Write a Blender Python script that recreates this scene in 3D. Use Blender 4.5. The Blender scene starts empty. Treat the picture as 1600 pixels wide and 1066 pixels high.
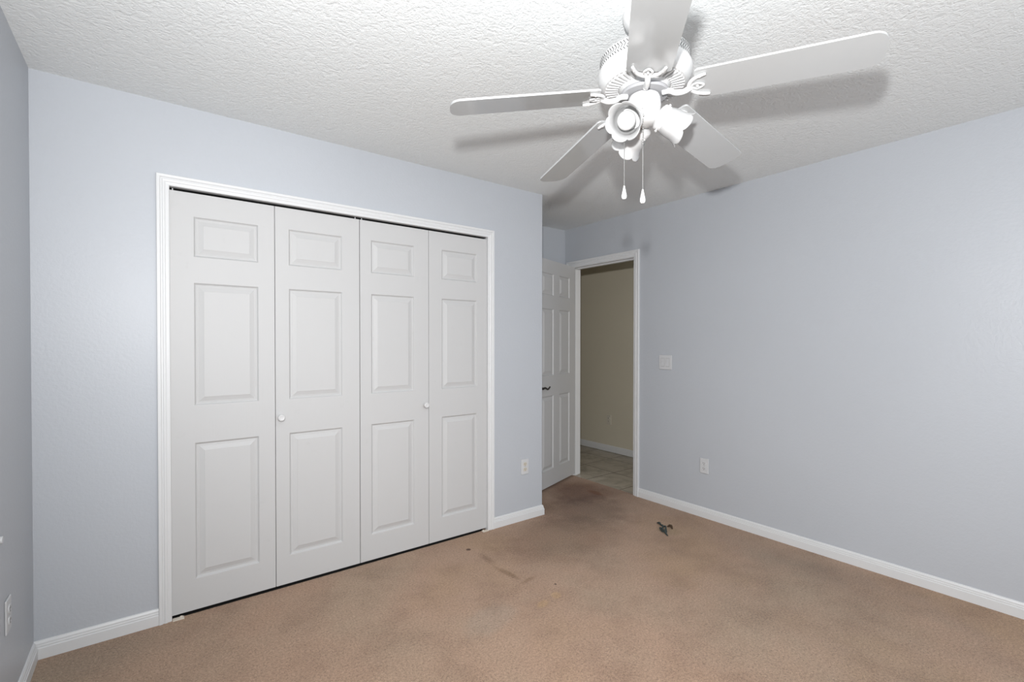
import bpy, bmesh, math, random
from mathutils import Vector, Matrix

random.seed(7)
scene = bpy.context.scene
COL = scene.collection

# ------------------------------------------------------------------ camera
F_PX = 743.9247
cam_data = bpy.data.cameras.new('camera')
cam = bpy.data.objects.new('camera', cam_data)
COL.objects.link(cam)
cam_data.sensor_fit = 'HORIZONTAL'
cam_data.sensor_width = 36.0
cam_data.lens = F_PX / 1600.0 * 36.0
cam_data.shift_y = 9.7158 / 1600.0
cam_data.clip_start = 0.02
YAW, PITCH, ROLL = 0.6478, -0.0100, 0.0005
fwd = Vector((math.sin(YAW) * math.cos(PITCH), math.cos(YAW) * math.cos(PITCH), math.sin(PITCH)))
rgt = Vector((math.cos(YAW), -math.sin(YAW), 0.0))
upv = rgt.cross(fwd)
r2 = rgt * math.cos(ROLL) + upv * math.sin(ROLL)
u2 = -rgt * math.sin(ROLL) + upv * math.cos(ROLL)
M = Matrix((r2, u2, -fwd)).transposed().to_4x4()
M.translation = Vector((0.3966, -2.7585, 1.3166))
cam.matrix_world = M
scene.camera = cam

# ------------------------------------------------------------------ light, world, exposure
scene.view_settings.view_transform = 'Standard'
scene.view_settings.look = 'None'
scene.view_settings.gamma = 1.0
scene.view_settings.exposure = 0.0
scene.view_settings.use_curve_mapping = False

world = bpy.data.worlds.new('world')
scene.world = world
world.use_nodes = True
bg = world.node_tree.nodes['Background']
bg.inputs['Color'].default_value = (0.80, 0.88, 1.0, 1)
bg.inputs['Strength'].default_value = 1.0

# the photographer's flash, just above the camera
fl = bpy.data.lights.new('camera_flash', 'SPOT')
fl.energy = 268.0
fl.spot_size = math.radians(165)
fl.spot_blend = 0.8
fl.shadow_soft_size = 0.034
fl.color = (1.0, 1.0, 1.0)
flo = bpy.data.objects.new('camera_flash', fl)
flo.location = (0.354, -2.770, 1.590)
flo.rotation_euler = Vector((math.sin(0.88), math.cos(0.88), 0.24)).to_track_quat('-Z', 'Y').to_euler()
COL.objects.link(flo)

# fill light set behind an added, unseen window at the camera's back
dl = bpy.data.lights.new('window_fill', 'AREA')
dl.shape = 'RECTANGLE'
dl.size, dl.size_y = 2.40, 1.45
dl.energy = 47.0
dl.color = (0.93, 0.965, 1.0)
dlo = bpy.data.objects.new('window_fill', dl)
dlo.location = (1.95, -4.74, 1.45)
dlo.rotation_euler = (math.radians(90), 0, 0)
COL.objects.link(dlo)

# weak fill panel added at the end of the hall, no real source there
hl = bpy.data.lights.new('hall_fill', 'AREA')
hl.shape = 'RECTANGLE'
hl.size, hl.size_y = 0.9, 1.8
hl.energy = 7.0
hl.color = (1.0, 0.96, 0.88)
hlo = bpy.data.objects.new('hall_fill', hl)
hlo.location = (4.31, -1.55, 1.3)
hlo.rotation_euler = (math.radians(90), 0, 0)
COL.objects.link(hlo)

# ------------------------------------------------------------------ material helpers
def new_mat(name, base, rough=0.5, spec=0.5):
    m = bpy.data.materials.new(name)
    m.use_nodes = True
    b = m.node_tree.nodes['Principled BSDF']
    b.inputs['Base Color'].default_value = (*base, 1)
    b.inputs['Roughness'].default_value = rough
    b.inputs['Specular IOR Level'].default_value = spec
    return m, m.node_tree, b

def nd(nt, kind, **kw):
    n = nt.nodes.new(kind)
    for k, v in kw.items():
        setattr(n, k, v)
    return n

def noise(nt, vec, scale, detail=2.0, rough=0.5, dist=0.0):
    n = nd(nt, 'ShaderNodeTexNoise')
    n.inputs['Scale'].default_value = scale
    n.inputs['Detail'].default_value = detail
    n.inputs['Roughness'].default_value = rough
    n.inputs['Distortion'].default_value = dist
    nt.links.new(vec, n.inputs['Vector'])
    return n.outputs['Fac']

def ramp(nt, fac, pts):
    r = nd(nt, 'ShaderNodeValToRGB')
    e = r.color_ramp.elements
    e[0].position, e[0].color = pts[0][0], (*pts[0][1], 1)
    e[1].position, e[1].color = pts[-1][0], (*pts[-1][1], 1)
    for p, c in pts[1:-1]:
        x = e.new(p)
        x.color = (*c, 1)
    nt.links.new(fac, r.inputs['Fac'])
    return r.outputs['Color']

def g3(v):
    return (v, v, v)

def math_n(nt, op, a, b=None, c=None, clamp=False):
    n = nd(nt, 'ShaderNodeMath', operation=op, use_clamp=clamp)
    for i, v in enumerate((a, b, c)):
        if v is None:
            continue
        if isinstance(v, (int, float)):
            n.inputs[i].default_value = v
        else:
            nt.links.new(v, n.inputs[i])
    return n.outputs[0]

def mix_col(nt, fac, a, b, mode='MIX'):
    n = nd(nt, 'ShaderNodeMix', data_type='RGBA', blend_type=mode)
    for sock, v in ((n.inputs[0], fac), (n.inputs[6], a), (n.inputs[7], b)):
        if isinstance(v, (int, float)):
            sock.default_value = v
        elif isinstance(v, tuple):
            sock.default_value = (*v, 1)
        else:
            nt.links.new(v, sock)
    return n.outputs[2]

def bump(nt, bsdf, height, strength, dist=0.01):
    n = nd(nt, 'ShaderNodeBump')
    n.inputs['Strength'].default_value = strength
    n.inputs['Distance'].default_value = dist
    nt.links.new(height, n.inputs['Height'])
    nt.links.new(n.outputs['Normal'], bsdf.inputs['Normal'])

def pos(nt):
    return nd(nt, 'ShaderNodeNewGeometry').outputs['Position']

def objco(nt):
    return nd(nt, 'ShaderNodeTexCoord').outputs['Object']

# painted wall: faint orange peel
def wall_paint(name, base, rough=0.42):
    m, nt, b = new_mat(name, base, rough, 0.35)
    p = pos(nt)
    h = noise(nt, p, 70, 3, 0.55)
    bump(nt, b, h, 0.16, 0.006)
    v = noise(nt, p, 1.3, 2, 0.5)
    c = ramp(nt, v, [(0.3, tuple(x * 0.985 for x in base)), (0.7, tuple(min(1, x * 1.012) for x in base))])
    nt.links.new(c, b.inputs['Base Color'])
    return m

M_WALL = wall_paint('pale_blue_grey_paint', (0.455, 0.476, 0.508))
M_HALLWALL = wall_paint('beige_hall_paint', (0.60, 0.555, 0.45))

# knock-down ceiling texture
M_CEIL, nt, b = new_mat('textured_white_ceiling', (0.765, 0.785, 0.785), 0.7, 0.3)
p = pos(nt)
n1 = noise(nt, p, 29, 3, 0.55, 0.5)
n2 = noise(nt, p, 68, 2, 0.5, 0.4)
ridge = math_n(nt, 'SUBTRACT', 1.0, math_n(nt, 'ABSOLUTE', math_n(nt, 'MULTIPLY_ADD', n1, 5.0, -2.5)), clamp=True)
ridge2 = math_n(nt, 'SUBTRACT', 1.0, math_n(nt, 'ABSOLUTE', math_n(nt, 'MULTIPLY_ADD', n2, 4.5, -2.25)), clamp=True)
h = math_n(nt, 'ADD', math_n(nt, 'MULTIPLY', ridge, 0.7), math_n(nt, 'MULTIPLY', ridge2, 0.45))
bump(nt, b, h, 0.46, 0.0042)

M_TRIM, nt, b = new_mat('white_trim_paint', (0.64, 0.645, 0.65), 0.35, 0.45)
bump(nt, b, noise(nt, pos(nt), 35, 2), 0.03, 0.005)

M_DOOR, nt, b = new_mat('white_moulded_door', (0.505, 0.505, 0.505), 0.5, 0.3)
p = pos(nt)
st = nd(nt, 'ShaderNodeMapping')
st.inputs['Scale'].default_value = (160, 160, 6)
nt.links.new(p, st.inputs['Vector'])
bump(nt, b, noise(nt, st.outputs['Vector'], 1.0, 2), 0.05, 0.003)
sm = noise(nt, p, 9, 4, 0.65)
c = ramp(nt, sm, [(0.22, (0.475, 0.475, 0.473)), (0.36, (0.505, 0.505, 0.505))])
nt.links.new(c, b.inputs['Base Color'])

# carpet
M_CARPET, nt, b = new_mat('worn_tan_carpet', (0.4, 0.28, 0.2), 0.95, 0.08)
p = pos(nt)
fine = noise(nt, p, 210, 3, 0.75)
mid = noise(nt, p, 95, 3, 0.65)
big = noise(nt, p, 3.4, 6, 0.7)
hue = noise(nt, p, 1.1, 3, 0.55)
base = ramp(nt, hue, [(0.34, (0.372, 0.246, 0.158)), (0.50, (0.380, 0.253, 0.177)), (0.68, (0.370, 0.264, 0.187))])
tone = ramp(nt, big, [(0.30, (0.80, 0.78, 0.77)), (0.52, g3(1.0)), (0.72, g3(1.07))])
col = mix_col(nt, 1.0, base, tone, 'MULTIPLY')
pile = ramp(nt, math_n(nt, 'ADD', math_n(nt, 'MULTIPLY', fine, 0.6), math_n(nt, 'MULTIPLY', mid, 0.4)),
            [(0.32, g3(0.42)), (0.5, g3(1.0)), (0.68, g3(1.5))])
col = mix_col(nt, 1.0, col, pile, 'MULTIPLY')
warp = nd(nt, 'ShaderNodeTexNoise')
warp.inputs['Scale'].default_value = 4.5
warp.inputs['Detail'].default_value = 7
warp.inputs['Roughness'].default_value = 0.62
nt.links.new(p, warp.inputs['Vector'])
def stain(col, cx, cy, rx, ry, colour, amount, rot=0.0, wob=0.5, edge=0.6):
    mp = nd(nt, 'ShaderNodeMapping', vector_type='TEXTURE')
    mp.inputs['Location'].default_value = (cx, cy, 0)
    mp.inputs['Rotation'].default_value = (0, 0, rot)
    mp.inputs['Scale'].default_value = (rx, ry, 1)
    nt.links.new(p, mp.inputs['Vector'])
    ln = nd(nt, 'ShaderNodeVectorMath', operation='LENGTH')
    nt.links.new(mp.outputs['Vector'], ln.inputs[0])
    d = math_n(nt, 'ADD', ln.outputs['Value'], math_n(nt, 'MULTIPLY_ADD', warp.outputs['Fac'], 2 * wob, -wob))
    mr = nd(nt, 'ShaderNodeMapRange', interpolation_type='SMOOTHSTEP')
    mr.inputs['From Min'].default_value = 1.0
    mr.inputs['From Max'].default_value = 1.0 - edge
    mr.inputs['To Min'].default_value = 0.0
    mr.inputs['To Max'].default_value = amount
    nt.links.new(d, mr.inputs['Value'])
    return mix_col(nt, mr.outputs['Result'], col, colour, 'MULTIPLY')
col = stain(col, 2.62, -0.40, 0.62, 0.42, (0.74, 0.69, 0.65), 0.95, 0.1, 0.35, 0.6)     # trodden brown area past the closet
col = stain(col, 3.10, -0.12, 0.50, 0.42, (0.62, 0.58, 0.56), 0.9, 0.2, 0.55, 0.7)     # walked-in dirt by the doorway
col = stain(col, 3.40, 0.22, 0.42, 0.42, (0.55, 0.45, 0.41), 0.95, 0.0, 0.45, 0.7)      # dark reddish patch at the threshold
col = stain(col, 3.49, 0.12, 0.05, 0.10, (0.80, 0.58, 0.38), 0.8, 0.0, 0.6, 0.6)
col = stain(col, 2.015, -0.36, 0.045, 0.12, (0.66, 0.62, 0.58), 0.9, 0.0, 0.9, 0.8)     # dirty streaks along the edge of it
col = stain(col, 2.01, -0.60, 0.030, 0.14, (0.66, 0.62, 0.56), 0.9, 0.12, 0.9, 0.8)
col = stain(col, 2.05, -0.72, 0.10, 0.030, (0.72, 0.68, 0.62), 0.9, 0.2, 0.9, 0.8)
col = stain(col, 1.994, -0.19, 0.020, 0.020, (0.22, 0.16, 0.14), 0.95, 0.3, 0.15, 0.5)  # small burn
col = stain(col, 2.143, -0.844, 0.009, 0.009, (0.15, 0.11, 0.10), 0.95, 0.0, 0.1, 0.5)
col = stain(col, 1.68, -0.90, 0.22, 0.12, (0.96, 1.04, 1.10), 0.9, 0.3, 0.6, 0.6)       # bleached patch
col = stain(col, 1.96, -0.95, 0.05, 0.03, (1.18, 1.16, 0.98), 0.9, 0.3, 0.6, 0.6)
col = stain(col, 2.07, -0.93, 0.04, 0.03, (1.18, 1.16, 0.98), 0.9, 0.9, 0.6, 0.6)
col = stain(col, 0.20, -0.10, 0.50, 0.25, (0.86, 0.92, 0.94), 0.9, 0.1, 0.5, 0.8)
col = stain(col, 2.95, -1.85, 0.85, 0.75, (0.90, 0.95, 0.96), 0.9, 0.3, 0.6, 0.8)        # greyer worn area
col = stain(col, 3.45, -1.60, 0.26, 0.95, (0.84, 0.86, 0.88), 0.9, 0.0, 0.4, 0.9)       # grime along the right-hand wall
col = stain(col, 3.27, -0.78, 0.10, 0.11, (0.82, 0.86, 0.78), 0.8, 0.0, 0.4, 0.7)
nt.links.new(col, b.inputs['Base Color'])
hb = math_n(nt, 'ADD', math_n(nt, 'MULTIPLY', fine, 0.5), math_n(nt, 'MULTIPLY', mid, 0.8))
bump(nt, b, hb, 0.55, 0.012)
b.inputs['Sheen Weight'].default_value = 0.1

# hall tiles: grout lines on a 0.41 m grid
M_TILE, nt, b = new_mat('beige_floor_tile', (0.42, 0.37, 0.30), 0.35, 0.4)
p = pos(nt)
sep = nd(nt, 'ShaderNodeSeparateXYZ')
nt.links.new(p, sep.inputs[0])
def grid_line(sock, off):
    f = math_n(nt, 'FRACT', math_n(nt, 'MULTIPLY_ADD', sock, 1 / 0.41, -off / 0.41 + 50.5))
    return math_n(nt, 'LESS_THAN', math_n(nt, 'ABSOLUTE', math_n(nt, 'SUBTRACT', f, 0.5)), 0.011)
gl = math_n(nt, 'MAXIMUM', grid_line(sep.outputs['X'], 4.13), grid_line(sep.outputs['Y'], 0.05))
cl = ramp(nt, noise(nt, p, 5.5, 5, 0.6, 1.2), [(0.32, (0.29, 0.255, 0.205)), (0.52, (0.41, 0.365, 0.30)), (0.7, (0.47, 0.425, 0.36))])
nt.links.new(mix_col(nt, gl, cl, (0.085, 0.06, 0.045)), b.inputs['Base Color'])
bump(nt, b, math_n(nt, 'SUBTRACT', 1.0, gl), 0.3, 0.004)

def plain(name, base, rough, spec=0.5, metal=0.0, n_amt=0.02, scale=60):
    m, nt, b = new_mat(name, base, rough, spec)
    b.inputs['Metallic'].default_value = metal
    bump(nt, b, noise(nt, objco(nt), scale, 2), n_amt, 0.003)
    return m

M_FAN = plain('white_enamel', (0.64, 0.64, 0.637), 0.3, 0.45)
M_BLADE = plain('white_satin_blade', (0.445, 0.455, 0.458), 0.14, 1.0, 0.0, 0.004)
M_VENT = plain('dark_vent_slits', (0.10, 0.10, 0.10), 0.8, 0.2)
M_PLATE = plain('white_plastic', (0.56, 0.565, 0.575), 0.4, 0.4)
M_SHADEGREY = plain('painted_shade_grey', (0.36, 0.36, 0.37), 0.5, 0.3)  # shade put into the grey, for rocker frames and flywheel
M_KNOB = plain('white_knob', (0.60, 0.60, 0.60), 0.35, 0.45)
M_IVORY = plain('ivory_plastic', (0.58, 0.54, 0.46), 0.4, 0.4)
M_SLOT = plain('dark_slots', (0.03, 0.03, 0.03), 0.6, 0.3)
M_BRONZE = plain('dark_pewter', (0.10, 0.095, 0.09), 0.35, 0.5, 0.85)
M_METAL = plain('grey_steel', (0.45, 0.45, 0.44), 0.35, 0.5, 0.9)
M_CREAM = plain('cream_painted_steel', (0.62, 0.56, 0.48), 0.5, 0.4)
M_TRACK_GAPSHADE = plain('dark_track_and_gap_shade', (0.03, 0.03, 0.03), 0.6, 0.3)  # near-black of the track, also painted shade below the closet doors
M_SCRAP = plain('dark_grey_green_scrap', (0.040, 0.050, 0.048), 0.7, 0.3, 0.0, 0.3, 200)
M_SCRAPB = plain('brown_scrap', (0.06, 0.035, 0.02), 0.8, 0.3, 0.0, 0.3, 200)
M_FOB = plain('white_fob', (0.86, 0.86, 0.85), 0.3, 0.5)

# frosted glass for the tulip shades and the bulbs
def frosted(name, col, trans, rough, alpha=0.0):
    m = bpy.data.materials.new(name)
    m.use_nodes = True
    nt = m.node_tree
    nt.nodes.remove(nt.nodes['Principled BSDF'])
    out = nt.nodes['Material Output']
    d = nd(nt, 'ShaderNodeBsdfDiffuse'); d.inputs['Color'].default_value = (*col, 1)
    t = nd(nt, 'ShaderNodeBsdfTranslucent'); t.inputs['Color'].default_value = (*col, 1)
    mx = nd(nt, 'ShaderNodeMixShader'); mx.inputs['Fac'].default_value = trans
    nt.links.new(d.outputs[0], mx.inputs[1]); nt.links.new(t.outputs[0], mx.inputs[2])
    tr = nd(nt, 'ShaderNodeBsdfTransparent')
    mt = nd(nt, 'ShaderNodeMixShader'); mt.inputs['Fac'].default_value = alpha
    nt.links.new(mx.outputs[0], mt.inputs[1]); nt.links.new(tr.outputs[0], mt.inputs[2])
    g = nd(nt, 'ShaderNodeBsdfGlossy'); g.inputs['Roughness'].default_value = rough
    fr = nd(nt, 'ShaderNodeFresnel'); fr.inputs['IOR'].default_value = 1.45
    n = nd(nt, 'ShaderNodeBump'); n.inputs['Strength'].default_value = 0.05; n.inputs['Distance'].default_value = 0.002
    nt.links.new(noise(nt, objco(nt), 300, 2), n.inputs['Height'])
    nt.links.new(n.outputs[0], g.inputs['Normal']); nt.links.new(n.outputs[0], d.inputs['Normal'])
    m2 = nd(nt, 'ShaderNodeMixShader')
    nt.links.new(fr.outputs[0], m2.inputs['Fac']); nt.links.new(mt.outputs[0], m2.inputs[1]); nt.links.new(g.outputs[0], m2.inputs[2])
    nt.links.new(m2.outputs[0], out.inputs['Surface'])
    return m
M_SHADE = frosted('frosted_shade_glass', (0.86, 0.86, 0.86), 0.38, 0.22, 0.34)
M_BULB = frosted('white_bulb_glass', (0.85, 0.85, 0.84), 0.25, 0.12)

M_PANE = bpy.data.materials.new('clear_window_glass')
M_PANE.use_nodes = True
nt = M_PANE.node_tree
nt.nodes.remove(nt.nodes['Principled BSDF'])
tr = nd(nt, 'ShaderNodeBsdfTransparent'); g = nd(nt, 'ShaderNodeBsdfGlossy'); g.inputs['Roughness'].default_value = 0.02
mx = nd(nt, 'ShaderNodeMixShader'); mx.inputs['Fac'].default_value = 0.06
nt.links.new(tr.outputs[0], mx.inputs[1]); nt.links.new(g.outputs[0], mx.inputs[2])
nt.links.new(mx.outputs[0], nt.nodes['Material Output'].inputs['Surface'])

# ------------------------------------------------------------------ object helpers
def obj(name, bm, mat, parent=None, smooth=False, loc=None):
    me = bpy.data.meshes.new(name)
    bmesh.ops.recalc_face_normals(bm, faces=bm.faces[:])
    bm.to_mesh(me)
    bm.free()
    me.materials.append(mat)
    if smooth:
        for f in me.polygons:
            f.use_smooth = True
        if smooth != 'all':
            me.set_sharp_from_angle(angle=math.radians(35))
    o = bpy.data.objects.new(name, me)
    COL.objects.link(o)
    if parent:
        o.parent = parent
    if loc:
        o.location = loc
    return o

def tag(o, label=None, cat=None, group=None, kind=None):
    if label: o['label'] = label
    if cat: o['category'] = cat
    if group: o['group'] = group
    if kind: o['kind'] = kind
    return o

def empty(name, loc=(0, 0, 0), rz=0.0):
    o = bpy.data.objects.new(name, None)
    o.empty_display_size = 0.05
    o.location = loc
    o.rotation_euler = (0, 0, rz)
    COL.objects.link(o)
    return o

def struct(name, bm, mat, label, cat, parent=None, smooth=False):
    return tag(obj(name, bm, mat, parent, smooth), label, cat, kind='structure')

def box(bm, x0, x1, y0, y1, z0, z1, bev=0.0, seg=2):
    r = bmesh.ops.create_cube(bm, size=1.0)
    vs = r['verts']
    for v in vs:
        v.co = Vector(((x0 + x1) / 2 + v.co.x * (x1 - x0), (y0 + y1) / 2 + v.co.y * (y1 - y0), (z0 + z1) / 2 + v.co.z * (z1 - z0)))
    if bev:
        es = list({e for v in vs for e in v.link_edges})
        bmesh.ops.bevel(bm, geom=es, offset=bev, segments=seg, profile=0.5, affect='EDGES')

def lathe(bm, prof, n=48, mat=Matrix(), cap=True):
    rings = []
    for r, z in prof:
        if r < 1e-6:
            rings.append([bm.verts.new(mat @ Vector((0, 0, z)))])
        else:
            rings.append([bm.verts.new(mat @ Vector((r * math.cos(2 * math.pi * i / n), r * math.sin(2 * math.pi * i / n), z))) for i in range(n)])
    for a, c in zip(rings, rings[1:]):
        for i in range(n):
            j = (i + 1) % n
            if len(a) == 1 and len(c) == 1: continue
            if len(a) == 1: bm.faces.new((a[0], c[j], c[i]))
            elif len(c) == 1: bm.faces.new((a[i], a[j], c[0]))
            else: bm.faces.new((a[i], a[j], c[j], c[i]))
    if cap:
        for rg in (rings[0], rings[-1]):
            if len(rg) > 2: bm.faces.new(rg)

def smooth_path(pts, sub=6):
    pts = [Vector(q) for q in pts]
    out = []
    for i in range(len(pts) - 1):
        p0 = pts[max(i - 1, 0)]; p1 = pts[i]; p2 = pts[i + 1]; p3 = pts[min(i + 2, len(pts) - 1)]
        for k in range(sub):
            t = k / sub
            out.append(0.5 * ((2 * p1) + (-p0 + p2) * t + (2 * p0 - 5 * p1 + 4 * p2 - p3) * t * t + (-p0 + 3 * p1 - 3 * p2 + p3) * t ** 3))
    out.append(pts[-1])
    return out

def tube(bm, pts, rad, n=10, flat=1.0, sub=6, closed=False):
    """tube along a smoothed path; rad is a number or list per control point; flat squashes its height"""
    if sub:
        path = smooth_path(list(pts) + ([pts[0]] if closed else []), sub)
    else:
        path = [Vector(q) for q in pts]
    if closed: path = path[:-1]
    m = len(path)
    def rr(i):
        if isinstance(rad, (int, float)): return rad
        t = i / max(m - 1, 1) * (len(rad) - 1)
        k = min(int(t), len(rad) - 2)
        return rad[k] + (rad[k + 1] - rad[k]) * (t - k)
    rings = []
    ref = Vector((0, 0, 1))
    for i, c in enumerate(path):
        if closed: d = path[(i + 1) % m] - path[i - 1]
        else: d = path[min(i + 1, m - 1)] - path[max(i - 1, 0)]
        d.normalize()
        a = ref.cross(d)
        if a.length < 1e-3: a = Vector((1, 0, 0)).cross(d)
        a.normalize()
        b2 = d.cross(a)
        rings.append([bm.verts.new(c + a * (rr(i) * math.cos(2 * math.pi * k / n)) + b2 * (rr(i) * flat * math.sin(2 * math.pi * k / n))) for k in range(n)])
    for i in range(m if closed else m - 1):
        A, B = rings[i], rings[(i + 1) % m]
        for k in range(n):
            bm.faces.new((A[k], A[(k + 1) % n], B[(k + 1) % n], B[k]))
    if not closed:
        bm.faces.new(rings[0]); bm.faces.new(rings[-1])

def slab(axis, us, ws, holes, a0, a1):
    """wall slab from a grid of cells (us x ws); cells listed in holes stay open"""
    bm = bmesh.new()
    cache = {}
    def V(i, j, s):
        k = (i, j, s)
        if k not in cache:
            a = (a0, a1)[s]
            cache[k] = bm.verts.new({'x': (a, us[i], ws[j]), 'y': (us[i], a, ws[j]), 'z': (us[i], ws[j], a)}[axis])
        return cache[k]
    nu, nw = len(us) - 1, len(ws) - 1
    solid = lambda i, j: 0 <= i < nu and 0 <= j < nw and (i, j) not in holes
    for i in range(nu):
        for j in range(nw):
            if not solid(i, j): continue
            for s in (0, 1):
                bm.faces.new([V(*q, s) for q in ((i, j), (i + 1, j), (i + 1, j + 1), (i, j + 1))])
            for di, dj, e in ((-1, 0, ((i, j), (i, j + 1))), (1, 0, ((i + 1, j), (i + 1, j + 1))), (0, -1, ((i, j), (i + 1, j))), (0, 1, ((i, j + 1), (i + 1, j + 1)))):
                if not solid(i + di, j + dj):
                    bm.faces.new((V(*e[0], 0), V(*e[1], 0), V(*e[1], 1), V(*e[0], 1)))
    return bm

# ------------------------------------------------------------------ room dimensions
H = 2.44
W = 3.709           # right wall
D = 0.739           # back of the entry recess
XE = 2.772          # end of the closet wall
YF = -4.60          # wall behind the camera
CX0, CX1, CH = 0.466, 2.268, 2.050       # closet opening inside its casing
DY0, DY1, DH = -0.120, 0.640, 2.050      # doorway in the right wall
XW2 = W + 0.115
XH = 4.80           # far wall of the hall

struct('floor', slab('z', [0, CX0, CX1, W + 0.012], [YF, 0.008, 0.1, D], {(1, 1)}, -0.06, 0.0), M_CARPET, 'tan carpet of the bedroom, worn and stained towards the doorway', 'carpet')
struct('floor_hall', slab('z', [W + 0.012, XH], [-1.6, 2.6], set(), -0.06, -0.004), M_TILE, 'beige ceramic floor tiles seen through the doorway', 'floor')
struct('gap_shade_strip', slab('z', [CX0, CX1], [0.008, 0.1], set(), -0.06, -0.016), M_TRACK_GAPSHADE, 'painted shade strip in the gap under the closet doors', 'painted shade')  # near-black strip paints the shade in the gap below the doors
struct('ceiling', slab('z', [-0.1, XH + 0.1], [YF - 0.1, 2.7], set(), H, H + 0.1), M_CEIL, 'white knock-down textured ceiling', 'ceiling')
struct('wall_left', slab('x', [YF, D], [-0.06, H], set(), -0.1, 0.0), M_WALL, 'narrow strip of pale blue-grey wall at the left edge of the photo', 'wall')
struct('wall_closet', slab('y', [0.0, CX0 - 0.02, CX1 + 0.02, XE], [0.0, CH + 0.02, H], {(1, 0)}, 0.0, 0.1), M_WALL, 'pale blue-grey wall around the white closet doors', 'wall')
struct('wall_recess_side', slab('x', [0.1, D], [0.0, H], set(), XE - 0.1, XE), M_WALL, 'side of the entry recess behind the closet wall end', 'wall')
struct('wall_back', slab('y', [-0.1, XW2], [-0.06, H], set(), D, D + 0.1), M_WALL, 'pale blue-grey wall above the open door, back of the entry recess', 'wall')
struct('wall_right', slab('x', [YF, DY0 - 0.02, DY1 + 0.02, D], [0.0, DH + 0.02, H], {(1, 0)}, W, XW2), M_WALL, 'large bare pale blue-grey wall with the doorway', 'wall')
struct('wall_front', slab('y', [-0.1, 0.75, 3.15, XW2], [-0.06, 0.75, 2.15, H], {(1, 1)}, YF - 0.1, YF), M_WALL, 'wall behind the camera with the added window', 'wall')
struct('wall_hall', slab('x', [-1.6, 2.6], [-0.06, H], set(), XH, XH + 0.1), M_HALLWALL, 'beige hallway wall seen through the doorway', 'wall')
struct('wall_hall_end', slab('y', [XW2, XH + 0.1], [-0.06, H], set(), 2.6, 2.7), M_HALLWALL, 'far end of the hallway', 'wall')
struct('wall_hall_end', slab('y', [XW2, XH + 0.1], [-0.06, H], set(), -1.7, -1.6), M_HALLWALL, 'near end of the hallway', 'wall')
struct('wall_hall_inner', slab('x', [D + 0.1, 2.6], [-0.06, H], set(), W, XW2), M_HALLWALL, 'hallway side of the bedroom wall', 'wall')

# unseen window added behind the camera to carry the fill light
w1 = empty('added_window', (1.95, YF, 0.75))
tag(w1, 'white framed window added out of view behind the camera for fill light', 'added window', kind='structure')
bm = bmesh.new()
for x0, x1, z0, z1 in ((-1.2, -1.15, 0, 1.4), (1.15, 1.2, 0, 1.4), (-1.15, 1.15, 0, 0.05), (-1.15, 1.15, 1.35, 1.4), (-0.025, 0.025, 0.05, 1.35)):
    box(bm, x0, x1, -0.08, -0.03, z0, z1, 0.004)
obj('window_frame', bm, M_TRIM, w1)
for x0, x1 in ((-1.15, -0.025), (0.025, 1.15)):
    bm = bmesh.new(); box(bm, x0, x1, -0.058, -0.054, 0.05, 1.35)
    obj('pane', bm, M_PANE, w1)
bm = bmesh.new(); box(bm, -1.24, 1.24, -0.03, 0.06, -0.02, 0.0, 0.005)
obj('window_sill', bm, M_TRIM, w1)

# ------------------------------------------------------------------ baseboards
BH, BT = 0.075, 0.014
BPROF = [(0.0, 0.0), (BT, 0.0), (BT, 0.045), (BT - 0.003, 0.048), (BT - 0.003, 0.055), (BT - 0.0055, 0.058), (BT - 0.0055, 0.065), (BT - 0.009, BH - 0.002), (0.0, BH)]
def sweep_base(path, name, label):
    """profile swept along a floor path with mitred corners; the room is to the left of the path"""
    bm = bmesh.new()
    P = [Vector((x, y)) for x, y in path]
    rings = []
    for i, q in enumerate(P):
        dirs = []
        if i > 0: dirs.append((q - P[i - 1]).normalized())
        if i < len(P) - 1: dirs.append((P[i + 1] - q).normalized())
        ns = [Vector((-d.y, d.x)) for d in dirs]
        n = ns[0] if len(ns) == 1 else (ns[0] + ns[1]) / (1 + ns[0].dot(ns[1]))
        rings.append([bm.verts.new((q.x + n.x * d, q.y + n.y * d, z)) for d, z in BPROF])
    for A, B in zip(rings, rings[1:]):
        m = len(A)
        for k in range(m):
            bm.faces.new((A[k], A[(k + 1) % m], B[(k + 1) % m], B[k]))
    bm.faces.new(rings[0]); bm.faces.new(rings[-1])
    return struct(name, bm, M_TRIM, label, 'baseboard')
CW = 0.050          # casing width
sweep_base([(CX0 - CW, 0), (0, 0)], 'baseboard_closet_left', 'short white baseboard left of the closet casing')
sweep_base([(0, -BT), (0, YF)], 'baseboard_left', 'white baseboard on the left wall')
sweep_base([(XE, D), (XE, 0), (CX1 + CW, 0)], 'baseboard_closet_right', 'white baseboard between the closet and the recess corner, under the outlet')
sweep_base([(W, YF), (W, DY0 - 0.061)], 'baseboard_right', 'long white baseboard under the bare right-hand wall')
sweep_base([(W - BT, D), (XE + BT, D)], 'baseboard_recess', 'baseboard behind the open door')
sweep_base([(0 + BT, YF), (W - BT, YF)], 'baseboard_front', 'baseboard behind the camera')
sweep_base([(XH, -1.6), (XH, 2.6)], 'baseboard_hall', 'white baseboard of the beige hallway wall')

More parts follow.
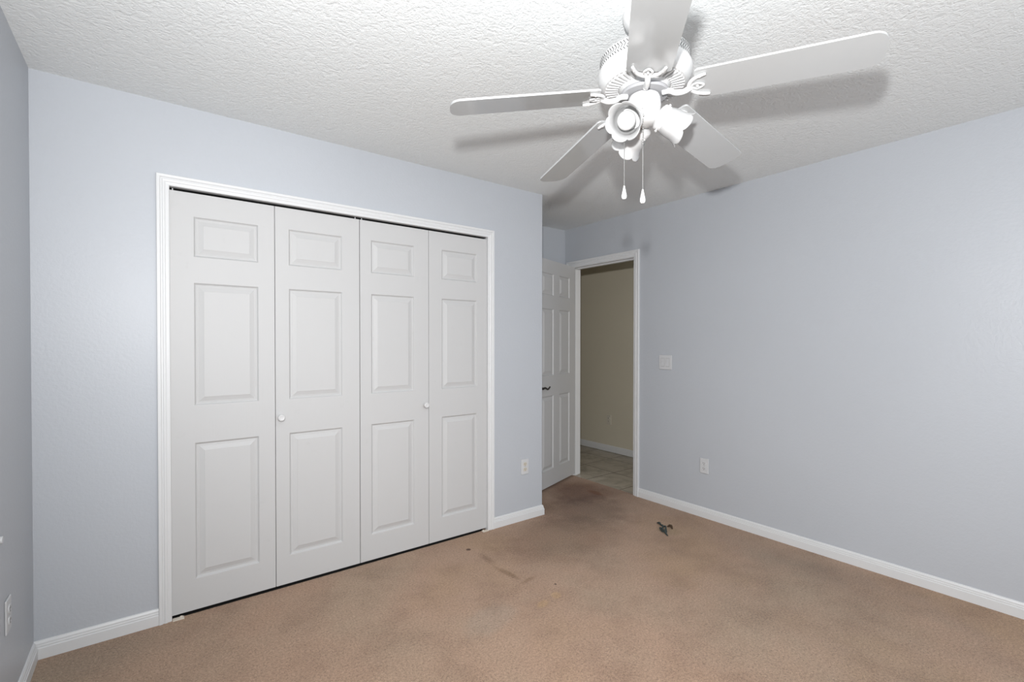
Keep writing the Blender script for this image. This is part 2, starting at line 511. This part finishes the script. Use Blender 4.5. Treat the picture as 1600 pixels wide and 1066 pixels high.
# ------------------------------------------------------------------ casings and jambs
def casing(frame_pts, prof, tf):
    """prof: (u outward from the opening, height off the wall); frame_pts: inner path; tf maps (a, w, h) to 3D"""
    bm = bmesh.new()
    (a0, a1, top) = frame_pts
    paths = []
    for u, h in prof:
        paths.append([tf(a0 - u, 0.0, h), tf(a0 - u, top + u, h), tf(a1 + u, top + u, h), tf(a1 + u, 0.0, h)])
    V = [[bm.verts.new(q) for q in row] for row in paths]
    m = len(prof)
    for s in range(3):
        for k in range(m):
            k2 = (k + 1) % m
            bm.faces.new((V[k][s], V[k2][s], V[k2][s + 1], V[k][s + 1]))
    bm.faces.new([V[k][0] for k in range(m)]); bm.faces.new([V[k][3] for k in range(m)])
    return bm
def cprof(w):
    return [(0.0, 0.0), (0.0, 0.009), (0.004, 0.011), (0.30 * w, 0.012), (0.36 * w, 0.0145), (0.52 * w, 0.0155), (0.58 * w, 0.0125), (0.66 * w, 0.0125), (0.74 * w, 0.017), (0.96 * w, 0.018), (w, 0.015), (w, 0.0)]
tc = empty('trim_closet', (0, 0, 0)); tag(tc, 'white moulded casing around the closet opening', 'door trim', kind='structure')
obj('casing', casing((CX0, CX1, CH), cprof(CW), lambda a, z, h: (a, -h, z)), M_TRIM, tc)
bm = slab('y', [CX0 - 0.02, CX0, CX1, CX1 + 0.02], [0.0, CH, CH + 0.02], {(1, 0)}, -0.001, 0.1)
obj('jamb', bm, M_TRIM, tc)
bm = bmesh.new(); box(bm, CX0 + 0.002, CX1 - 0.002, 0.016, 0.042, CH - 0.003, CH)
obj('sliding_track', bm, M_TRACK_GAPSHADE, tc)

td = empty('trim_doorway', (0, 0, 0)); tag(td, 'white casing and jamb around the doorway to the hall', 'door trim', kind='structure')
obj('casing', casing((DY0 - 0.004, DY1 + 0.004, DH + 0.004), cprof(0.057), lambda a, z, h: (W - h, a, z)), M_TRIM, td)
obj('casing', casing((DY0 - 0.004, DY1 + 0.004, DH + 0.004), cprof(0.057), lambda a, z, h: (XW2 + h, a, z)), M_TRIM, td)
obj('jamb', slab('x', [DY0 - 0.02, DY0, DY1, DY1 + 0.02], [-0.004, DH, DH + 0.02], {(1, 0)}, W - 0.001, XW2 + 0.001), M_TRIM, td)
obj('door_stop', slab('x', [DY0, DY0 + 0.011, DY1 - 0.011, DY1], [-0.004, DH - 0.011, DH], {(1, 0)}, W + 0.040, W + 0.075), M_TRIM, td)

# ------------------------------------------------------------------ moulded doors
def leaf_bm(w, h, t, xp, zp):
    """door leaf from (0,0,0) to (w,t,h) with moulded panels pressed into both faces"""
    bm = bmesh.new()
    xs = sorted({0.0, w, *[v for q in xp for v in q]})
    zs = sorted({0.0, h, *[v for q in zp for v in q]})
    rings = [(0.0, 0.0), (0.002, 0.0005), (0.008, 0.0085), (0.012, 0.0098), (0.016, 0.0085), (0.019, 0.0088), (0.040, 0.0018), (0.0415, 0.0008)]
    for side in (0, 1):
        y = lambda d: d if side == 0 else t - d
        cache = {}
        def V(x, z):
            if (x, z) not in cache: cache[(x, z)] = bm.verts.new((x, y(0), z))
            return cache[(x, z)]
        for x0, x1 in zip(xs, xs[1:]):
            for z0, z1 in zip(zs, zs[1:]):
                c = [V(x0, z0), V(x1, z0), V(x1, z1), V(x0, z1)]
                if (x0, x1) in xp and (z0, z1) in zp:
                    prev = c
                    for u, d in rings[1:]:
                        cur = [bm.verts.new(q) for q in ((x0 + u, y(d), z0 + u), (x1 - u, y(d), z0 + u), (x1 - u, y(d), z1 - u), (x0 + u, y(d), z1 - u))]
                        for k in range(4):
                            bm.faces.new((prev[k], prev[(k + 1) % 4], cur[(k + 1) % 4], cur[k]))
                        prev = cur
                    bm.faces.new(prev)
                else:
                    bm.faces.new(c)
    for a, c in (((0, 0), (w, 0)), ((w, 0), (w, h)), ((w, h), (0, h)), ((0, h), (0, 0))):
        n = [(a[0], 0, a[1]), (c[0], 0, c[1]), (c[0], t, c[1]), (a[0], t, a[1])]
        bm.faces.new([bm.verts.new(q) for q in n])
    return bm

ZB = 0.013
ZP = [(0.163 - ZB, 0.828 - ZB), (1.008 - ZB, 1.606 - ZB), (1.729 - ZB, 1.926 - ZB)]
LH = 2.037 - ZB
YD = 0.013          # door face, set just behind the wall plane
knob_prof = [(0.0, 0.0), (0.010, 0.0), (0.0085, 0.006), (0.009, 0.012), (0.0165, 0.019), (0.0185, 0.026), (0.017, 0.032), (0.0125, 0.035), (0.0115, 0.0345), (0.0, 0.036)]
def bifold(name, x0, x1, knob_leaf, knob_x, label):
    root = empty(name, (x0, YD, ZB))
    tag(root, label, 'closet door', group='bifold closet doors', kind='structure')
    mid = (x1 - x0) / 2
    for i in (0, 1):
        lw = mid - 0.0015
        o = obj('door_panel', leaf_bm(lw, LH, 0.032, [(0.093, lw - 0.075)] if (knob_leaf == 1) == (i == 0) else [(0.066, lw - 0.098)], ZP), M_DOOR, root)
        o.location = (i * (mid + 0.0015), 0, 0)
        if i == knob_leaf:
            bm = bmesh.new()
            lathe(bm, knob_prof, 32, Matrix.Translation((knob_x - x0 - i * (mid + 0.0015), 0, 0.903)) @ Matrix.Rotation(math.pi / 2, 4, 'X'))
            obj('knob', bm, M_KNOB, o, True)
    for dx in ((0.012, x1 - x0 - 0.022) if knob_leaf == 1 else (0.012,)):
        bm = bmesh.new(); lathe(bm, [(0.0025, LH), (0.0025, LH + 0.013)], 12, Matrix.Translation((dx, 0.006, 0)))
        obj('pivot_pin', bm, M_PLATE, root, True)
    return root
CM = 1.372
bifold('door_1', CX0 + 0.001, CM - 0.002, 1, 0.943, 'white moulded bifold closet door nearer the left wall, round knob on its second leaf')
bifold('door_2', CM + 0.002, CX1 - 0.001, 0, 1.792, 'white moulded bifold closet door nearer the entry recess, round knob at its fold')

# closet door floor brackets
def bracket(x, s, label):
    root = empty('pivot_bracket', (x, 0.0, 0.0))
    tag(root, label, 'bracket', 'closet pivot brackets')
    bm = bmesh.new(); box(bm, 0 if s > 0 else -0.045, 0.045 if s > 0 else 0, -0.022, 0.004, 0.0, 0.005, 0.001)
    obj('base_plate', bm, M_CREAM, root)
    bm = bmesh.new()
    lathe(bm, [(0.0, 0.004), (0.007, 0.004), (0.006, 0.009), (0.0, 0.010)], 16, Matrix.Translation((s * 0.034, -0.004, 0)))
    obj('screw', bm, M_CREAM, root, True)
bracket(CX0 + 0.002, 1, 'small cream bottom pivot bracket at the left closet jamb')
bracket(CX1 - 0.002, -1, 'small cream bottom pivot bracket at the right closet jamb')

# entry door, swung open into the recess
DA = math.radians(19.3)
d3 = empty('door_3', (W - 0.006, DY1 - 0.004, 0.024))
d3.rotation_euler = (0, 0, DA)      # leaf runs towards local -x
tag(d3, 'white six-panel entry door standing open in the recess with a dark wavy lever', 'door', kind='structure')
DW = 0.755
bm = leaf_bm(DW, 2.030, 0.035, [(0.112, 0.325), (0.430, 0.643)], [(0.150, 0.815), (0.995, 1.595), (1.715, 1.912)])
for v in bm.verts: v.co = Vector((v.co.x - DW, v.co.y - 0.035, v.co.z))
leaf = obj('door_panel', bm, M_DOOR, d3)
hx, hz = -DW + 0.060, 0.895
bm = bmesh.new()
lathe(bm, [(0.0, 0.0), (0.030, 0.0), (0.031, 0.004), (0.026, 0.009), (0.012, 0.012), (0.010, 0.045), (0.0, 0.048)], 32, Matrix.Translation((hx, -0.035, hz)) @ Matrix.Rotation(math.pi / 2, 4, 'X'))
tube(bm, [(hx, -0.077, hz), (hx + 0.03, -0.081, hz + 0.004), (hx + 0.065, -0.083, hz - 0.009), (hx + 0.095, -0.080, hz - 0.003), (hx + 0.118, -0.076, hz + 0.008), (hx + 0.130, -0.073, hz + 0.002)], [0.009, 0.0085, 0.008, 0.0065, 0.005, 0.0045], 12)
obj('lever_handle', bm, M_BRONZE, d3, True)
bm = bmesh.new()
lathe(bm, [(0.0, 0.0), (0.030, 0.0), (0.031, 0.004), (0.026, 0.009), (0.012, 0.012), (0.010, 0.045), (0.0, 0.048)], 32, Matrix.Translation((hx, 0.0, hz)) @ Matrix.Rotation(-math.pi / 2, 4, 'X'))
tube(bm, [(hx, 0.042, hz), (hx + 0.03, 0.046, hz + 0.004), (hx + 0.065, 0.048, hz - 0.009), (hx + 0.095, 0.045, hz - 0.003), (hx + 0.118, 0.041, hz + 0.008)], [0.009, 0.0085, 0.008, 0.0065, 0.005], 12)
obj('lever_handle', bm, M_BRONZE, d3, True)
for z in (0.20, 1.02, 1.80):
    bm = bmesh.new(); lathe(bm, [(0.0, z - 0.045), (0.006, z - 0.045), (0.006, z + 0.045), (0.0, z + 0.045)], 12, Matrix.Translation((0.001, 0.003, 0)))
    obj('hinge', bm, M_METAL, d3, True)

# ------------------------------------------------------------------ outlets and switch
def wall_frame(loc, facing):
    """empty whose local +y points into the wall; facing is the room-side normal"""
    e = empty('outlet', loc)
    e.rotation_euler = (0, 0, {'-y': 0.0, '-x': -math.pi / 2, '+x': math.pi / 2}[facing])
    return e
def outlet(loc, facing, mat, label, plate=None):
    e = wall_frame(loc, facing)
    tag(e, label, 'outlet', 'wall outlets')
    bm = bmesh.new(); box(bm, -0.035, 0.035, -0.006, 0.0, -0.0575, 0.0575, 0.004, 3)
    obj('cover_plate', bm, plate or M_PLATE, e)
    for s in (1, -1):
        bm = bmesh.new()
        lathe(bm, [(0.0, 0.006), (0.0168, 0.006), (0.0162, 0.0085), (0.0, 0.0085)], 28, Matrix.Translation((0, 0, s * 0.0195)) @ Matrix.Rotation(math.pi / 2, 4, 'X'))
        for v in bm.verts:
            v.co.z = s * 0.0195 + max(-0.0135, min(0.0135, v.co.z - s * 0.0195))
        soc = obj('socket', bm, mat, e)
        bm = bmesh.new()
        zc = s * 0.0195
        box(bm, -0.0075, -0.0050, -0.0089, -0.0080, zc - 0.001, zc + 0.008)
        box(bm, 0.0050, 0.0075, -0.0089, -0.0080, zc - 0.001, zc + 0.007)
        lathe(bm, [(0.0, 0.0080), (0.0026, 0.0080), (0.0026, 0.0089), (0.0, 0.0089)], 12, Matrix.Translation((0, 0, zc - 0.007)) @ Matrix.Rotation(math.pi / 2, 4, 'X'))
        obj('slots', bm, M_SLOT, soc)
    bm = bmesh.new(); lathe(bm, [(0.0, 0.006), (0.003, 0.006), (0.0025, 0.0075), (0.0, 0.0078)], 12, Matrix.Rotation(math.pi / 2, 4, 'X'))
    obj('screw', bm, M_METAL, e, True)
    return e
outlet((2.602, 0.0, 0.394), '-y', M_IVORY, 'wall outlet with ivory sockets between the closet and the recess corner')
outlet((W, -0.783, 0.388), '-x', M_PLATE, 'white wall outlet on the bare wall beyond the doorway, above its baseboard')
outlet((0.0, -0.448, 0.392), '+x', M_PLATE, 'white wall outlet on the left wall at the edge of the photo')
outlet((XH, 1.115, 0.385), '-x', M_IVORY, 'wall outlet on the beige hallway wall seen through the doorway', M_IVORY)

e = wall_frame((W, -0.440, 1.157), '-x'); e.name = 'light_switch'
tag(e, 'white two-rocker light switch on the wall beside the doorway', 'light switch')
bm = bmesh.new(); box(bm, -0.059, 0.059, -0.006, 0.0, -0.0585, 0.0585, 0.004, 3)
obj('cover_plate', bm, M_PLATE, e)
for s in (-1, 1):
    bm = bmesh.new(); box(bm, s * 0.023 - 0.0175, s * 0.023 + 0.0175, -0.0068, -0.0055, -0.0345, 0.0345, 0.0005, 1)
    fr = obj('rocker_frame', bm, M_SHADEGREY, e)  # darker grey paints the shadow lines around the rockers
    bm = bmesh.new()
    vs = [bm.verts.new((s * 0.023 + x, y, z)) for x in (-0.015, 0.015) for y, z in ((-0.0060, -0.032), (-0.0060, 0.032), (-0.0085, 0.032), (-0.0072, 0.0), (-0.0115, -0.032))]
    for k in range(5):
        bm.faces.new((vs[k], vs[(k + 1) % 5], vs[5 + (k + 1) % 5], vs[5 + k]))
    bm.faces.new(vs[:5]); bm.faces.new(vs[5:])
    obj('rocker', bm, M_PLATE, e)

e = wall_frame((0.0, -0.524, 0.672), '+x'); e.name = 'wall_bumper'
tag(e, 'small white fitting on the left wall above the outlet, cut by the photo edge', 'wall fitting')
bm = bmesh.new(); lathe(bm, [(0.0, 0.0), (0.0125, 0.0), (0.0115, 0.006), (0.0, 0.008)], 24, Matrix.Rotation(math.pi / 2, 4, 'X'))
obj('bumper_disc', bm, M_PLATE, e, True)

# ------------------------------------------------------------------ scrap on the carpet
sc = empty('debris_scrap', (3.262, -0.742, 0.0))
tag(sc, 'small dark tangled scrap lying on the carpet near the right-hand baseboard', 'debris')
def rel(pts):
    return [(x - 3.262, y + 0.742, z) for x, y, z in pts]
bm = bmesh.new()
tube(bm, rel([(3.322, -0.645, 0.004), (3.314, -0.668, 0.012), (3.306, -0.690, 0.006), (3.290, -0.712, 0.013), (3.272, -0.728, 0.005), (3.246, -0.742, 0.012), (3.234, -0.765, 0.005), (3.214, -0.785, 0.014), (3.200, -0.806, 0.006), (3.184, -0.830, 0.004)]),
     [0.004, 0.009, 0.005, 0.008, 0.005, 0.009, 0.004, 0.010, 0.006, 0.003], 8)
tube(bm, rel([(3.288, -0.712, 0.006), (3.286, -0.738, 0.016), (3.268, -0.756, 0.012), (3.246, -0.770, 0.014), (3.228, -0.790, 0.005)]), [0.004, 0.007, 0.004, 0.008, 0.004], 8)
tube(bm, rel([(3.262, -0.722, 0.005), (3.240, -0.728, 0.012), (3.222, -0.750, 0.006), (3.208, -0.775, 0.010)]), [0.003, 0.007, 0.004, 0.006], 8)
obj('tangled_strand', bm, M_SCRAP, sc, True)
bm = bmesh.new()
tube(bm, rel([(3.318, -0.732, 0.005), (3.328, -0.746, 0.014), (3.326, -0.760, 0.013), (3.312, -0.776, 0.004)]), [0.004, 0.009, 0.009, 0.004], 8)
obj('brown_piece', bm, M_SCRAPB, sc, True)

# ------------------------------------------------------------------ ceiling fan
FX, FY = 1.7428, -1.7274
fan = empty('ceiling_fan', (FX, FY, H))
tag(fan, 'white five-blade ceiling fan with three tulip lamps hanging from the ceiling', 'ceiling fan')
HUB_DROP = 0.016
Z = lambda z: z - H - HUB_DROP
def flathe(name, prof, mat, n=64, smooth=True, parent=None, drop=HUB_DROP):
    bm = bmesh.new()
    lathe(bm, [(r, z - H - drop) for r, z in prof], n)
    return obj(name, bm, mat, parent or fan, smooth)
flathe('canopy', [(0.0, H), (0.072, H), (0.074, 2.434), (0.073, 2.424), (0.066, 2.405), (0.050, 2.392), (0.030, 2.386), (0.0, 2.385)], M_FAN, drop=0.0)
flathe('downrod', [(0.0, 2.39), (0.013, 2.39), (0.013, 2.319), (0.022, 2.316), (0.024, 2.296), (0.0, 2.296)], M_FAN, 32, drop=0.0)
motor = flathe('motor_housing', [(0.0, 2.316), (0.06, 2.316), (0.118, 2.312), (0.138, 2.306), (0.147, 2.299), (0.149, 2.296), (0.149, 2.262), (0.153, 2.258),
                         (0.1555, 2.250), (0.1555, 2.236), (0.151, 2.222), (0.142, 2.210), (0.134, 2.204), (0.130, 2.204), (0.126, 2.207), (0.088, 2.203), (0.080, 2.196), (0.074, 2.186), (0.0, 2.186)], M_FAN, 96)
bm = bmesh.new()
NV = 84
for i in range(NV):
    for row in range(3):
        a0 = 2 * math.pi * (i + (0.25 if row % 2 else 0)) / NV
        z1 = 2.2945 - row * 0.0105; z0 = z1 - 0.0095
        sk = (0.28 if row % 2 else -0.28) * 2 * math.pi / NV
        hw = 0.17 * 2 * math.pi / NV
        q = []
        for rad in (0.1480, 0.1494):
            for aa, zz in ((a0 - hw - sk, z0), (a0 + hw - sk, z0), (a0 + hw + sk, z1), (a0 - hw + sk, z1)):
                q.append(bm.verts.new((rad * math.cos(aa), rad * math.sin(aa), Z(zz))))
        for f in ((0, 1, 2, 3), (4, 5, 6, 7), (0, 1, 5, 4), (1, 2, 6, 5), (2, 3, 7, 6), (3, 0, 4, 7)):
            bm.faces.new([q[k] for k in f])
tag(obj('vent_slits', bm, M_VENT, motor), 'dark zigzag vent slits around the motor housing')
bm = bmesh.new()
NR = 44
for i in range(NR):
    a = 2 * math.pi * i / NR
    R4 = Matrix.Rotation(a, 4, 'Z')
    vs = []
    for r, hw, z in ((0.088, 0.0022, 2.196), (0.130, 0.0034, 2.1985)):
        for zz in (2.206, z):
            for s in (-1, 1):
                vs.append(bm.verts.new(R4 @ Vector((r, s * hw, Z(zz)))))
    for f in ((0, 1, 3, 2), (4, 5, 7, 6), (0, 1, 5, 4), (2, 3, 7, 6), (0, 2, 6, 4), (1, 3, 7, 5)):
        bm.faces.new([vs[k] for k in f])
obj('cooling_ribs', bm, M_FAN, motor)
flathe('flywheel', [(0.0, 2.187), (0.078, 2.187), (0.080, 2.182), (0.078, 2.174), (0.0, 2.174)], M_SHADEGREY, 64)  # grey paints the shade between the blade arms and the housing
switch = flathe('switch_housing', [(0.0, 2.176), (0.040, 2.176), (0.050, 2.170), (0.0545, 2.158), (0.055, 2.130), (0.0535, 2.1285), (0.0535, 2.127), (0.055, 2.1255), (0.054, 2.108), (0.049, 2.098), (0.044, 2.094), (0.040, 2.082), (0.030, 2.076), (0.0, 2.074)], M_FAN)

# blades and blade irons
BZ, BPHI, BETA, BW1, BW0, DROOP, TX, TY = 2.1478, 2.6101, -0.1679, 0.0694, 0.0681, -0.1053, 0.0103, -0.0413
TILT = Matrix(((1, 0, 0, 0), (0, 1, 0, 0), (TX, TY, 1, 0), (0, 0, 0, 1)))
TILT = (Matrix.Rotation(-math.atan(TX), 4, 'Y') @ Matrix.Rotation(math.atan(TY), 4, 'X'))
def bl(r, w, t=0.0):
    """point on the blade: radius r, sideways w, t above the underside"""
    return Vector((r - t * DROOP, w * math.cos(BETA) - t * math.sin(BETA), w * math.sin(BETA) + DROOP * (r - 0.15) + t * math.cos(BETA)))
def blade_outline():
    R0, R1 = 0.168, 0.660
    pts = []
    def corner(cx, cy, rx, ry, a0, a1, n=8):
        for k in range(n + 1):
            a = a0 + (a1 - a0) * k / n
            pts.append((cx + rx * math.cos(a), cy + ry * math.sin(a)))
    h = math.pi / 2
    corner(R0 + 0.012, -BW0 + 0.012, 0.012, 0.012, 2 * h, 3 * h, 5)
    corner(R1 - 0.034, -BW1 + 0.056, 0.034, 0.056, 3 * h, 4 * h, 10)
    corner(R1 - 0.034, BW1 - 0.056, 0.034, 0.056, 0, h, 10)
    corner(R0 + 0.012, BW0 - 0.012, 0.012, 0.012, h, 2 * h, 5)
    return pts
bm = bmesh.new()
ol = blade_outline()
lo = [bm.verts.new(bl(r, w, 0.0)) for r, w in ol]
hi = [bm.verts.new(bl(r, w, 0.0065)) for r, w in ol]
bm.faces.new(lo); bm.faces.new(hi)
for k in range(len(ol)):
    j = (k + 1) % len(ol)
    bm.faces.new((lo[k], lo[j], hi[j], hi[k]))
es = [e for e in bm.edges if not (e.verts[0] in lo and e.verts[1] in hi) and not (e.verts[0] in hi and e.verts[1] in lo)]
bmesh.ops.bevel(bm, geom=es, offset=0.0012, segments=2, profile=0.5, affect='EDGES')
blade0 = obj('blade', bm, M_BLADE, fan)

bm = bmesh.new()
tz = -0.004
arm0 = 2.182 - HUB_DROP - BZ
tube(bm, [(0.060, 0, arm0 - 0.012), (0.078, 0, arm0 - 0.013), (0.090, 0, arm0 - 0.018), (0.100, 0, arm0 - 0.026), (0.114, 0, arm0 - 0.030), (0.132, 0, arm0 - 0.030), (0.150, 0, -0.005)],
     [0.0095, 0.0095, 0.009, 0.0085, 0.0085, 0.009, 0.010], 12)
for s in (-1, 1):
    tube(bm, [bl(0.146, 0, tz), bl(0.150, s * 0.016, tz), bl(0.160, s * 0.031, tz), bl(0.174, s * 0.040, tz), bl(0.190, s * 0.046, tz), bl(0.203, s * 0.049, tz)],
         [0.0085, 0.0075, 0.0065, 0.0062, 0.0065, 0.0048], 10, 0.8)
tube(bm, [bl(0.150, 0, tz), bl(0.164, 0.012, tz), bl(0.178, 0.011, tz), bl(0.190, 0, tz), bl(0.178, -0.011, tz), bl(0.164, -0.012, tz)], 0.0042, 8, 0.8, 5, True)
iron0 = obj('blade_iron', bm, M_FAN, fan, 'all')
screws0 = []
for r, w in ((0.184, 0.043), (0.184, -0.043), (0.172, 0.0)):
    bm = bmesh.new()
    lathe(bm, [(0.0, -0.002), (0.003, -0.0015), (0.0042, 0.001), (0.0042, 0.006), (0.0, 0.006)], 12, Matrix.Translation(bl(r, w, -0.008)))
    screws0.append(obj('screw', bm, M_FAN, iron0, True))
BASE = Matrix.Translation((0, 0, BZ - H))
for k in range(5):
    mt = BASE @ TILT @ Matrix.Rotation(BPHI - k * 2 * math.pi / 5, 4, 'Z')
    if k == 0:
        b_, i_ = blade0, iron0
    else:
        b_ = blade0.copy(); COL.objects.link(b_); b_.parent = fan
        i_ = iron0.copy(); COL.objects.link(i_); i_.parent = fan
        for sc0 in screws0:
            s_ = sc0.copy(); COL.objects.link(s_); s_.parent = i_
    b_.matrix_local = mt
    i_.matrix_local = mt

# lamps: three tulip shades
LAMP_AZ = (200.0, 320.0, 80.0)       # where each shade points; its arm leaves the hub 33 degrees earlier
ELEV = math.radians(30)
def tulip(bm):
    NU, NT = 72, 22
    L0, L1 = 0.016, 0.098
    def P(i, j, off):
        th = 2 * math.pi * i / NU
        t = j / NT
        pet = math.cos(6 * th)
        # rounded lobes with tight notches
        lobe = abs(math.cos(3 * th)) ** 0.6
        r = 0.0385 + 0.0085 * math.sin(min(1.0, t * 1.9) * math.pi / 2)
        fl = max(0.0, (t - 0.55) / 0.45)
        r += fl ** 2.0 * (0.009 + 0.006 * lobe)
        z = L0 + (L1 - L0) * t + fl * 0.011 * (lobe - 0.6)
        return Vector(((r - off) * math.cos(th), (r - off) * math.sin(th), z))
    for off, flip in ((0.0, False), (0.0025, True)):
        g = [[bm.verts.new(P(i, j, off)) for j in range(NT + 1)] for i in range(NU)]
        for i in range(NU):
            for j in range(NT):
                bm.faces.new((g[i][j], g[(i + 1) % NU][j], g[(i + 1) % NU][j + 1], g[i][j + 1]))
        if not flip: G = g
        else:
            for i in range(NU):
                for j in (0, NT):
                    bm.faces.new((G[i][j], G[(i + 1) % NU][j], g[(i + 1) % NU][j], g[i][j]))
for q, az in enumerate(LAMP_AZ):
    a = math.radians(az)
    lamp = empty('lamp', (0, 0, 0)); lamp.parent = fan
    if q == 0:
        lamp['label'] = 'tulip lamp facing the camera'
    d = Vector((math.cos(a) * math.cos(ELEV), math.sin(a) * math.cos(ELEV), -math.sin(ELEV)))
    xax = Vector((-math.sin(a), math.cos(a), 0))
    yax = d.cross(xax)
    mt = Matrix((xax, yax, d)).transposed().to_4x4()
    ab = a - math.radians(33)
    mt.translation = Vector((0.050 * math.cos(ab), 0.050 * math.sin(ab), Z(2.093)))
    lamp.matrix_local = mt
    bm = bmesh.new()
    lathe(bm, [(0.0, -0.022), (0.012, -0.022), (0.014, -0.006), (0.030, -0.003), (0.040, 0.003), (0.0415, 0.008), (0.0415, 0.024), (0.0405, 0.026), (0.0392, 0.024), (0.0385, 0.006), (0.0, 0.004)], 40)
    for k in range(3):
        R4 = Matrix.Rotation(2 * math.pi * k / 3 + 0.5, 4, 'Z') @ Matrix.Translation((0.041, 0, 0.016)) @ Matrix.Rotation(math.pi / 2, 4, 'Y')
        lathe(bm, [(0.0, 0.0), (0.0018, 0.0), (0.0018, 0.006), (0.0038, 0.006), (0.0038, 0.010), (0.0, 0.010)], 10, R4)
    obj('fitter', bm, M_FAN, lamp, True)
    bm = bmesh.new(); tulip(bm)
    obj('shade', bm, M_SHADE, lamp, 'all')
    bm = bmesh.new()
    prof = [(0.0, 0.006), (0.013, 0.006), (0.0135, 0.026), (0.016, 0.034)]
    for k in range(15):
        t = math.radians(-62 + 152 * k / 14)
        prof.append((0.0305 * math.cos(t), 0.066 + 0.0305 * math.sin(t)))
    lathe(bm, prof[:-1] + [(0.0, 0.0965)], 40)
    obj('bulb', bm, M_BULB, lamp, 'all')

# pull chains
def chain(x, y, z0, z1, label):
    r = empty('pull_chain', (0, 0, 0)); r.parent = fan; r['label'] = label
    bm = bmesh.new()
    lathe(bm, [(0.0, Z(z0)), (0.0011, Z(z0)), (0.0011, Z(z1)), (0.0, Z(z1))], 8, Matrix.Translation((x, y, 0)))
    z = z0
    while z > z1 + 0.15:
        bmesh.ops.create_uvsphere(bm, u_segments=8, v_segments=6, radius=0.0022, matrix=Matrix.Translation((x, y, Z(z))))
        z -= 0.0085
    bmesh.ops.create_uvsphere(bm, u_segments=10, v_segments=8, radius=0.005, matrix=Matrix.Translation((x, y, Z(z0))))
    obj('chain', bm, M_METAL, r, True)
    bm = bmesh.new()
    lathe(bm, [(0.0, Z(z1) + 0.004), (0.0025, Z(z1) + 0.003), (0.0035, Z(z1) - 0.004), (0.006, Z(z1) - 0.016), (0.0088, Z(z1) - 0.030), (0.0085, Z(z1) - 0.037), (0.005, Z(z1) - 0.042), (0.0, Z(z1) - 0.043)], 24, Matrix.Translation((x, y, 0)))
    obj('fob', bm, M_FOB, r, True)
ca = math.radians(217.4)
chain(0.057 * math.cos(ca) + 0.004 * math.cos(math.radians(127.4)), 0.057 * math.sin(ca) + 0.004 * math.sin(math.radians(127.4)), 2.083, 1.836, 'pull chain with the lower white fob')
cb = math.radians(127.4)
chain(0.066 * math.cos(cb), 0.066 * math.sin(cb), 2.105, 1.871, 'pull chain with the higher white fob')
